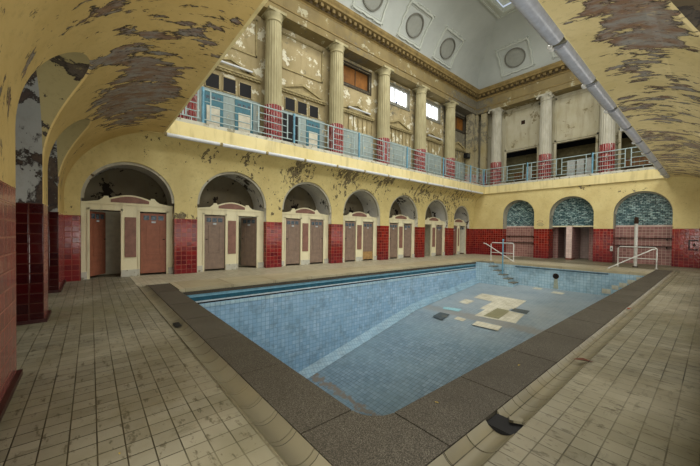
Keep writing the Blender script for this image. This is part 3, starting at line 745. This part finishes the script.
ord_ = ['first', 'second', 'third', 'fourth', 'fifth', 'sixth']
for i in range(6):
    column((-.2, Y1 + PW / 2 + B * i, 5.0), 'fluted column on the cubicle side gallery, %s from the near vault' % ord_[i], False, 'columns along the cubicle side gallery')
for i, x in enumerate((1.42, 4.6, 7.76, 10.9)):
    column((x, L + .33, 5.0), 'fluted grey column on the end gallery, %s from the corner' % ord_[i], True, 'columns of the end gallery')
# corner pilasters with tiled feet
cpil = MB().box(-.5, -.02, 22.35, 22.75, 5.0, 10.5).box(.35, .75, L + .1, L + .4, 5.0, 10.5).box(-.3, .1, L + .05, L + .3, 5.0, 10.5)
struct(cpil.make('wall_corner_pilaster', M_entf), 'peeling corner pilasters where the two galleries meet', 'pilaster')
struct(MB().box(-.52, 0.0, 22.33, 22.77, 5.0, 6.0).box(.33, .77, L + .08, L + .42, 5.0, 6.0).box(-.32, .12, L + .03, L + .32, 5.0, 6.0).make('trim_16', M_colt), 'dark red tiled feet of the corner pilasters', 'trim')

# ------------------------------------------------------------------ upper walls, entablature, cornice
ZE0, ZE1, ZC = 10.52, 11.5, 12.1
XU = -.65; YU = L + .80
# left upper wall with window openings
wu = MB().box(XU - .3, XU, -.6, L + .6, ZG, ZE1).make('wall_upper_left', M_upl)
cut = MB()
cent = [Y1 + PW / 2 + B * (i + .5) for i in range(6)]
for i in (2, 3, 4, 5): cut.box(XU - 1, XU + .5, cent[i] - .97, cent[i] + .97, 9.22, 10.25)
carve(wu, cut); smoothen(wu.data, 10)
struct(wu, 'ochre upper wall with peeling plaster behind the gallery columns', 'wall')
ffr = MB(); 
uo = MB().box(-1.3, W + 1.8, YU, YU + .25, 7.45, ZE1)
for a, b in ((-.3, 1.85), (4.12, 5.0), (7.28, 8.2), (10.4, W + 1)): uo.box(a, b, YU, YU + .25, ZG, 7.46)
struct(uo.make('wall_upper_far', M_upf), 'grey peeling upper end wall with dark open bays behind the columns', 'wall')
struct(MB().box(-1.3, W + 1.8, YU + 1.9, YU + 2.0, ZG, 7.5).make('wall_gallery_back', plain('olive_plaster', '8d835c', .85, var=.2)), 'olive back wall of the end gallery', 'wall')
struct(MB().box(-1.3, W + 1.8, YU + 3.0, YU + 3.1, ZG, ZE1).box(-1.3, W + 1.8, YU + .25, YU + 3.0, 8.4, 8.5).make('wall_gallery_dark', M_black), 'black void above the end gallery', 'wall')
# plaster panels with frames on the upper end wall
def frame_y(m, x0, x1, z0, z1, y, t=.07, d=.05):
    m.box(x0, x1, y - d, y, z0, z0 + t).box(x0, x1, y - d, y, z1 - t, z1).box(x0, x0 + t, y - d, y, z0, z1).box(x1 - t, x1, y - d, y, z0, z1)
def frame_x(m, y0, y1, z0, z1, x, t=.07, d=.05):
    m.box(x, x + d, y0, y1, z0, z0 + t).box(x, x + d, y0, y1, z1 - t, z1).box(x, x + d, y0, y0 + t, z0, z1).box(x, x + d, y1 - t, y1, z0, z1)
m = MB()
for x0, x1 in ((1.85, 4.12), (5.0, 7.28), (8.2, 10.4)):
    frame_y(m, x0, x1, 7.55, 10.35, YU, .09, .05)
    m.box(x0 + .0, x0 + .12, YU - .12, YU, 5.0, 7.5).box(x1 - .12, x1, YU - .12, YU, 5.0, 7.5)
struct(m.make('trim_17', M_upf), 'raised plaster panel frames on the upper end wall', 'trim')
tag(MB().box(2.93, 3.17, YU - .02, YU - .005, 9.22, 9.48).make('wall_vent', M_rust), 'small square dark hole in the plaster panel by the corner column', 'vent')
# entablatures
struct(MB().box(XU - .1, .04, -.6, L + .5, ZE0, ZE1).make('trim_18', M_ent), 'ochre entablature carried by the cubicle side columns', 'entablature')
struct(MB().box(.04, W + 1.8, L + .0, YU + .1, ZE0, ZE1).make('trim_19', M_entf if False else M_ent), 'ochre entablature across the end wall', 'entablature')
def cornice_prof(): return [(0, ZE1 - .02), (.05, ZE1 - .02), (.05, ZE1 + .06), (.13, ZE1 + .10), (.13, ZE1 + .30), (.34, ZE1 + .36), (.36, ZE1 + .44), (.42, ZE1 + .52), (.46, ZE1 + .62), (0, ZE1 + .62)]
c1 = MB().prism([(.0 + a, z) for a, z in cornice_prof()], 1, -.6, L)
struct(c1.make('trim_20', M_corn), 'projecting ochre cornice on the cubicle side', 'cornice')
c2 = MB().prism([(L - a, z) for a, z in cornice_prof()], 0, 0, W)
struct(c2.make('trim_21', M_corn), 'projecting ochre cornice across the end wall', 'cornice')
d = MB(); y = .2
while y < L - .2: d.box(.12, .30, y, y + .16, ZE1 + .14, ZE1 + .30); y += .33
y = .3
while y < W: d.box(y, y + .16, L - .30, L - .12, ZE1 + .14, ZE1 + .30); y += .33
struct(d.make('trim_22', M_dnt), 'row of square dentils under the cornice', 'dentils')
struct(MB().box(.125, .14, 0, L, ZE1 + .1, ZE1 + .31).box(0, W, L - .14, L - .125, ZE1 + .1, ZE1 + .31).make('trim_23', M_dent), 'dark band behind the dentils', 'trim')
m = MB().box(.04, .07, -.5, L, ZE0 + .32, ZE0 + .37).box(.04, W, L - .03, L, ZE0 + .32, ZE0 + .37)
struct(m.make('trim_24', M_corn), 'thin moulding along the entablature', 'trim')
# rest of the shell, not in the picture
struct(MB().box(-1, W + 1.8, -.7, -.6, ZG, ZC + .1).make('wall_upper_near', M_upl), 'upper wall on the near side', 'wall')
struct(MB().box(W + .6, W + .7, -.6, L + 3, ZG, ZC + .1).make('wall_upper_right', M_upl), 'upper wall on the right side', 'wall')
struct(MB().box(W, W + .6, -.6, L, ZE0, ZC).box(0, W, -.6, 0, ZE0, ZC).make('trim_25', M_ent), 'entablature on the near and right sides', 'entablature')

# panels, pediments, windows of the left upper wall
pan = MB()
for i in (0, 1): frame_x(pan, cent[i] - 1.12, cent[i] + 1.12, 8.75, 10.3, XU, .07, .05)
struct(pan.make('trim_26', M_trimp), 'raised frames of the peeling plaster panels', 'trim')
for i in range(6):
    p = MB(); c = cent[i]
    p.box(XU, XU + .16, c - 1.28, c + 1.28, 7.78, 7.86).box(XU, XU + .10, c - 1.28, c + 1.28, 7.70, 7.78)
    for k in range(15): p.box(XU + .08, XU + .14, c - 1.26 + k * .17, c - 1.18 + k * .17, 7.70, 7.77)
    p.prism([(c - 1.28, 7.86), (c + 1.28, 7.86), (c, 8.28)], 0, XU, XU + .04)
    p.prism([(c - 1.28, 7.86), (c - 1.10, 7.86), (c, 8.22), (c + 1.10, 7.86), (c + 1.28, 7.86), (c, 8.34)], 0, XU, XU + .13)
    struct(p.make('trim_pediment', M_trimp), 'low plaster pediment over gallery bay %s from the near vault' % ord_[i], 'pediment')
for i, bright in ((2, 0), (3, 1), (4, 1), (5, 0)):
    c = cent[i]
    w_ = empty('window_%d' % (i - 1), ('boarded orange window high on the wall nearest the near vault', 'bright white high window with a dark spot', 'bright white barred high window nearer the end wall', 'boarded orange window high by the end wall corner')[i - 2], 'window', (XU, c, 0)); w_['kind'] = 'structure'
    MB().box(-.16, -.12, -.96, .96, 9.23, 10.24).make('window_glass' if bright else 'window_board', M_day if bright else M_orange, w_)
    f = MB()
    frame_x(f, -.97, .97, 9.22, 10.25, -.10, .06, .12)
    frame_x(f, -1.08, 1.08, 9.11, 10.36, 0, .07, .05)
    if bright:
        for k in range(1, 5): f.box(-.11, -.07, -.97 + k * .388 - .018, -.97 + k * .388 + .018, 9.22, 10.25)
    else: f.box(-.11, -.08, -.01, .01, 9.22, 10.25)
    f.make('window_frame', plain('dark_frame', '4a4234', .7) if not bright else plain('grey_frame', '8d8c80', .7), w_)
    if i == 3: MB().box(-.11, -.09, -.08, .08, 9.28, 9.46).make('dark_spot', plain('spot_blue', '3a4a6a', .5), w_)
# gallery cabins behind the rail: pale blue partition with doors
def gdoor(par, y, mat, open_=False):
    o = MB().box(0, .03, y - .37, y + .37, 5.0, 6.82).make('door', M_black if open_ else mat, par)
    if not open_:
        MB().box(.03, .045, y - .24, y + .24, 5.12, 6.25).make('lower_panel', M_ivory, o)
        for k in (-1, 0, 1): MB().box(.03, .04, y + k * .2 - .06, y + k * .2 + .06, 6.5, 6.62).make('glass_pane', M_gla, o)
    return o
for i in range(6):
    c = cent[i]
    g = empty('cabin_front', ('pale blue gallery cabin front with two teal doors, nearest the near vault', 'pale blue gallery cabin front with one black open doorway', 'pale blue gallery cabin front below the first boarded window', 'pale blue gallery cabin front below the white window with the dark spot', 'pale blue gallery cabin front below the barred white window', 'pale blue gallery cabin front below the boarded window by the end wall')[i], 'cabin', (XU + .05, c, 0), 'cabin fronts on the cubicle side gallery')
    MB().box(-.03, .0, -1.26, 1.26, 5.0, 6.9).make('partition', M_pale, g)
    dl = M_blue if i < 2 else M_pale
    if i < 2: gdoor(g, -.62, dl, i == 1); gdoor(g, .58, dl)
    else:
        for q in (-.84, 0, .84): MB().box(0, .02, q - .36, q + .36, 5.1, 6.6).make('panel', M_pale, g)
    if i < 2:
        for k in (-1, 0, 1):
            f = MB(); frame_x(f, k * .64 - .27, k * .64 + .27, 6.94, 7.54, -.04, .03, .03)
            ff = f.make('vent_frame', M_upl, g); MB().box(-.05, -.02, k * .64 - .24, k * .64 + .24, 6.97, 7.51).make('opening', M_black, ff)
    else:
        f = MB()
        for k in range(8): f.box(-.03, .01, -1.2 + k * .33, -1.16 + k * .33, 6.92, 7.68)
        f.make('batten', M_trimp, g)
for i, yo in ((0, .1), (2, .1), (4, .3)):
    t = empty('wall_lamp', ('slim white lamp on the pediment nearest the near vault', '', 'slim white lamp on the pediment below the first boarded window', '', 'slim white lamp on the pediment below the barred window')[i], 'light', (XU + .22, cent[i] + yo, 7.98), 'slim lamps on the gallery pediments')
    MB().tube([(0, -.8, 0), (0, .75, 0)], .045, 10).make('tube', M_tubeL, t, smooth=60)
    MB().box(-.22, -.04, -.72, -.66, -.03, .03).box(-.22, -.04, .6, .66, -.03, .03).make('bracket', M_conc, t)
# floodlight near the far corner
fl_ = empty('floodlight', 'small black box floodlight high by the gallery corner', 'light', (-.3, 22.15, 7.35))
MB().box(-.1, .18, -.25, .22, -.17, .17).make('housing', M_black, fl_); MB().box(.18, .2, -.2, .17, -.12, .12).make('lens', plain('lens', '4a4c48', .2), fl_)
MB().tube([(-.02, .1, 0), (-.02, .2, 0)], .05).make('arm', M_rust, fl_)

# gallery railings
def railing(L_, lab, loc, rotz, grp):
    r = empty('gallery_railing', lab, 'railing', loc, grp); r.rotation_euler = (0, 0, rotz)
    z0 = 5.10
    MB().tube([(0, 0, 6.24), (L_, 0, 6.24)], .030).make('top_rail', M_rail, r, smooth=60)
    MB().tube([(0, 0, 5.24), (L_, 0, 5.24)], .022).make('bottom_rail', M_rail, r, smooth=60)
    h = MB(); f = L_ / 3.5
    for a, b in ((.25 * f, 1.72 * f), (2.02 * f, L_ - .22 * f)):
        for z in (5.46, 5.72, 5.98): h.tube([(a, 0, z), (b, 0, z)], .018)
    h.tube([(1.72 * f, 0, 5.60), (2.02 * f, 0, 5.60)], .014).tube([(0, 0, 5.85), (.25 * f, 0, 5.85)], .014).tube([(L_ - .22 * f, 0, 5.5), (L_, 0, 5.5)], .014)
    h.make('crossbars', M_rail, r, smooth=60)
    for a in (.25 * f, 1.72 * f, 2.02 * f, L_ - .22 * f): MB().box(a - .02, a + .02, -.018, .018, 5.24, 6.24).make('upright', M_rail, r)
    for a in (.9 * f, 2.6 * f): MB().box(a - .012, a + .012, -.012, .012, z0, 5.24).make('foot', M_rail, r)
    p = MB().tube([(0, 0, z0), (0, 0, 6.3)], .045)
    for k in range(18): p.tube([(.05 * cos(k), .05 * sin(k), 5.2 + k * .055), (.05 * cos(k + 1.6), .05 * sin(k + 1.6), 5.26 + k * .055)], .012, 5)
    p.make('twisted_post', M_railb, r, smooth=60)
    return r
py = [2.36, 3.46, 6.92, 10.47, 14.05, 17.6, 20.9, L - .05]
for i in range(1, 7):
    railing(py[i + 1] - py[i] - .09, 'pale blue railing over the cubicles, section %s from the near vault' % ord_[i - 1], (.72, py[i], 0), PI / 2, 'railings of the cubicle side gallery')
railing(py[1] - py[0] - .09, 'short white railing end where the cubicle side gallery meets the near vault', (.72, py[0], 0), PI / 2, 'railings of the cubicle side gallery')
px_ = [.75, 3.72, 7.2, 10.6]
for i in range(3):
    railing(px_[i + 1] - px_[i] - .09 if i < 2 else 2.9, 'pale steel railing across the end gallery, section %s from the corner' % ord_[i], (px_[i], L - .09, 0), 0, 'railings of the end gallery')
# benches and leaning boards behind the far railing
for k, (x0, x1, lab) in enumerate(((2.2, 3.7, 'brown slatted wooden bench in the end gallery bay by the corner'), (8.35, 10.1, 'brown slatted wooden bench in the end gallery bay under the right vault edge'))):
    b = empty('gallery_bench', lab, 'bench', (x0, L + 1.2, 5.0), 'benches on the end gallery')
    w = x1 - x0; m = MB()
    MB().box(0, w, 0, .4, .42, .46).make('seat', M_bench, b)
    for q in range(8): m.box(w * q / 8 + .02, w * (q + 1) / 8 - .02, .38, .41, .5, .95)
    m.box(0, w, .38, .42, .93, 1.0); m.make('backrest', M_bench, b)
    for q in (.05, w - .1): MB().box(q, q + .05, 0, .42, 0, .42).make('leg', M_bench, b)
for k, (x, w, lab) in enumerate(((5.75, .42, 'pale grey board leaning behind the end gallery railing, left one of three'), (6.25, .38, 'pale grey board leaning behind the end gallery railing, middle one of three'), (6.7, .3, 'pale grey board leaning behind the end gallery railing, right one of three'), (3.35, .35, 'single pale board leaning by the corner bay bench'))):
    o = MB().box(0, w, 0, .03, 0, 1.2).box(0, .03, -.02, 0, 0, 1.2).box(w - .03, w, -.02, 0, 0, 1.2).box(.03, w - .03, -.02, 0, 1.15, 1.2).make('leaning_board', plain('board_grey', 'a9aca6', .6), loc=(x, L + .62, 5.0))
    o.rotation_euler = (-.08, 0, 0); tag(o, lab, 'board', 'boards on the end gallery')

# ------------------------------------------------------------------ coved ceiling with medallions and skylight
CP = [(-.05, 12.05), (.06, 12.45), (.2, 12.80), (.35, 13.10), (.55, 13.42), (.82, 13.74), (1.15, 14.07), (1.5, 14.36), (1.95, 14.64), (2.4, 14.85), (2.95, 15.0)]
m = MB()
rings = []
for d_, z in CP:
    x0, x1, y0, y1 = d_, W - d_, d_, L - d_
    k = len(m.v); m.v += [(x0, y0, z), (x1, y0, z), (x1, y1, z), (x0, y1, z)]; rings.append(k)
for a, b in zip(rings, rings[1:]):
    for j in range(4): m.f.append((a + j, a + (j + 1) % 4, b + (j + 1) % 4, b + j))
# flat part to the skylight
k = len(m.v); q = 3.35; m.v += [(q, q, 15.0), (W - q, q, 15.0), (W - q, L - q, 15.0), (q, L - q, 15.0)]
for j in range(4): m.f.append((rings[-1] + j, rings[-1] + (j + 1) % 4, k + (j + 1) % 4, k + j))
ce = m.make('ceiling', M_ceil, smooth=20)
struct(ce, 'tall grey white coved ceiling', 'ceiling')
fr = MB()
def ring(m, q0, q1, z0, z1):
    for x0, x1, y0, y1 in ((q0, W - q0, q0, q1), (q0, W - q0, L - q1, L - q0), (q0, q1, q1, L - q1), (W - q1, W - q0, q1, L - q1)): m.box(x0, x1, y0, y1, z0, z1)
ring(fr, 2.9, 3.0, 14.86, 15.0); ring(fr, 3.0, 3.25, 14.90, 15.02); ring(fr, 3.25, 3.38, 14.80, 15.1)
struct(fr.make('trim_27', M_orn), 'moulded white frame of the ceiling skylight', 'trim')
sk = MB().box(3.38, W - 3.38, 3.38, L - 3.38, 15.2, 15.24)
struct(sk.make('window_5', M_sky), 'pale skylight glazing in the ceiling', 'window')
skb = MB(); y = 3.4
while y < L - 3.4: skb.box(3.38, W - 3.38, y, y + .05, 15.1, 15.2); y += 1.25
struct(skb.make('trim_28', M_orn), 'glazing bars of the skylight', 'trim')
# medallions: mapped on the cove; s along the profile, t along the wall
cum = [0]
for (a, za), (b, zb) in zip(CP, CP[1:]): cum.append(cum[-1] + math.hypot(b - a, zb - za))
def cove(s_, h):
    s_ = max(0, min(cum[-1] - .001, s_))
    for i in range(len(cum) - 1):
        if s_ <= cum[i + 1]:
            f = (s_ - cum[i]) / (cum[i + 1] - cum[i]); (a, za), (b, zb) = CP[i], CP[i + 1]
            # smooth normal
            dx, dz = b - a, zb - za; l = math.hypot(dx, dz); nx, nz = dz / l, -dx / l
            return a + dx * f + nx * h, za + dz * f + nz * h
def medallion(wall, c, lab):
    S0 = 1.46
    def P(t, s_, h):
        d_, z = cove(S0 + s_, h)
        return (d_, c + t, z) if wall == 'left' else (c + t, L - d_, z)
    root = empty('ceiling_medallion', lab, 'medallion', (0, 0, 0), 'plaster medallions on the ' + ('cubicle side cove' if wall == 'left' else 'end cove'))
    def band(pts_out, pts_in, h, m):
        n = len(pts_out)
        vs = [P(*p, 0.0) for p in pts_out] + [P(*p, h) for p in pts_out] + [P(*p, h) for p in pts_in] + [P(*p, 0.0) for p in pts_in]
        fs = []
        for i in range(n):
            j = (i + 1) % n
            for k in range(3): fs.append((k * n + i, k * n + j, (k + 1) * n + j, (k + 1) * n + i))
        m.add(vs, fs)
    def rect(a, b, n=8, wob=0.):
        r = []
        for i in range(n): r.append((-a + 2 * a * i / n, -b - wob * abs(sin(3 * PI * i / n))))
        for i in range(n): r.append((a + wob * abs(sin(3 * PI * i / n)), -b + 2 * b * i / n))
        for i in range(n): r.append((a - 2 * a * i / n, b + wob * abs(sin(3 * PI * i / n))))
        for i in range(n): r.append((-a - wob * abs(sin(3 * PI * i / n)), b - 2 * b * i / n))
        return r
    m = MB(); A, Bb = 1.0, .86
    band(rect(A, Bb, 12, .05), rect(A - .07, Bb - .07, 12, .02), .075, m)
    band(rect(A - .12, Bb - .12, 12), rect(A - .15, Bb - .15, 12), .02, m)
    # scrolls at the corners and along top and bottom
    def curl(t, s_, r):
        pts = [P(t + r * cos(k * .7) * (1 - k / 14), s_ + r * sin(k * .7) * (1 - k / 14), .03) for k in range(11)]
        m.tube(pts, .028, 6)
    for st_ in (-1, 1):
        for ss in (-1, 1): curl(st_ * A, ss * Bb, .11)
    for t in (-.5, -.25, 0, .25, .5): curl(t, Bb + .04, .09)
    for t in (-.45, 0, .45): curl(t, -Bb - .03, .06)
    m.make('frame', M_orn, root, smooth=50)
    n = 28; m = MB(); ra, rb = .66, .60
    o1 = [(ra * cos(2 * PI * k / n), rb * sin(2 * PI * k / n)) for k in range(n)]; o2 = [(x * .90, y * .90) for x, y in o1]
    band(o1, o2, .07, m); m.make('oval_ring', plain('ring_shadow', '7a796f', .9), root, smooth=50)
    m = MB(); rg = [o2]
    vs = [P(x * .99, y * .99, .012) for x, y in o2] + [P(x * .5, y * .5, .03) for x, y in o2] + [P(0, 0, .03)]
    fs = [(i, (i + 1) % n, n + (i + 1) % n, n + i) for i in range(n)] + [(n + i, n + (i + 1) % n, 2 * n) for i in range(n)]
    m.add(vs, fs).make('oval_field', M_med, root, smooth=60)
    return root
for i, c in enumerate(cent[:5]): medallion('left', c, 'plaster medallion on the long cove above gallery bay %s from the near vault' % ord_[i])
for i, c in enumerate((2.95, 6.1, 9.3)): medallion('far', c, 'plaster medallion on the end cove, %s from the corner' % ord_[i])

# ------------------------------------------------------------------ light
def area(name, loc, rot, sx, sy, e, col=(1, 1, 1)):
    l = bpy.data.lights.new(name, 'AREA'); l.shape = 'RECTANGLE'; l.size = sx; l.size_y = sy; l.energy = e; l.color = col
    o = bpy.data.objects.new(name, l); COL.objects.link(o); o.location = loc; o.rotation_euler = rot; return o
def aim(o, to):
    o.rotation_euler = (Vector(to) - o.location).to_track_quat('-Z', 'Y').to_euler(); return o
area('skylight_lamp', (W / 2, L / 2, 14.7), (0, 0, 0), 4.2, 11.5, 1150, (1, .985, .95))
# fill added high by the right and near upper walls, which have no windows
for yy in (5, 11.5, 18): aim(area('high_fill_light', (W + .5, yy, 9.0), (0, 0, 0), 4.5, 2.2, 420, (.98, .99, 1)), (0, yy + .5, 1.2))
aim(area('high_fill_light', (W / 2 + 1, -.5, 9.0), (0, 0, 0), 6, 2.2, 450, (.98, .99, 1)), (W / 2, L, 2.2))
# unseen fill added in the right and near arcades to brighten the vaults
aim(area('right_arcade_fill', (W - .05, 11.5, 1.3), (0, 0, 0), 20, 1.6, 330, (1, .97, .9)), (W - 3, 11.5, 2.6))
aim(area('near_arcade_fill', (11.0, -.3, 1.3), (0, 0, 0), 2.0, 1.8, 130, (1, .97, .9)), (7.5, 4, 3.6))
aim(area('near_arcade_fill', (6.15, -2.1, .9), (0, 0, 0), 2.0, 1.2, 45, (1, .97, .9)), (6.0, 1.2, 4.0))
aim(area('near_arcade_fill', (3.1, -2.1, .9), (0, 0, 0), 2.0, 1.2, 30, (1, .97, .9)), (3.1, 1.2, 4.0))
w = bpy.data.worlds.new('world'); S.world = w; w.use_nodes = True
w.node_tree.nodes['Background'].inputs[0].default_value = (.75, .85, 1, 1); w.node_tree.nodes['Background'].inputs[1].default_value = .6

# ------------------------------------------------------------------ camera
yaw, pit, rol = (math.radians(v) for v in (49.833, -.949, .721))
fwd = Vector((-sin(yaw) * cos(pit), cos(yaw) * cos(pit), sin(pit)))
rt = Vector((cos(yaw), sin(yaw), 0)); up = rt.cross(fwd)
r2 = rt * cos(rol) + up * sin(rol); u2 = up * cos(rol) - rt * sin(rol)
cam = bpy.data.cameras.new('camera'); co = bpy.data.objects.new('camera', cam); COL.objects.link(co)
co.matrix_world = Matrix(((r2.x, u2.x, -fwd.x, 11.894), (r2.y, u2.y, -fwd.y, .574), (r2.z, u2.z, -fwd.z, 1.501), (0, 0, 0, 1)))
cam.sensor_width = 36; cam.lens = 308.249 / 700 * 36; cam.shift_x = -.622 / 700; cam.shift_y = 4.645 / 700; cam.clip_start = .02
S.camera = co
S.view_settings.view_transform = 'Standard'; S.view_settings.look = 'None'; S.view_settings.exposure = 0.22; S.view_settings.gamma = .93
S.cycles.max_bounces = 8; S.cycles.diffuse_bounces = 5; S.cycles.sample_clamp_indirect = 6
S.cycles.use_denoising = True
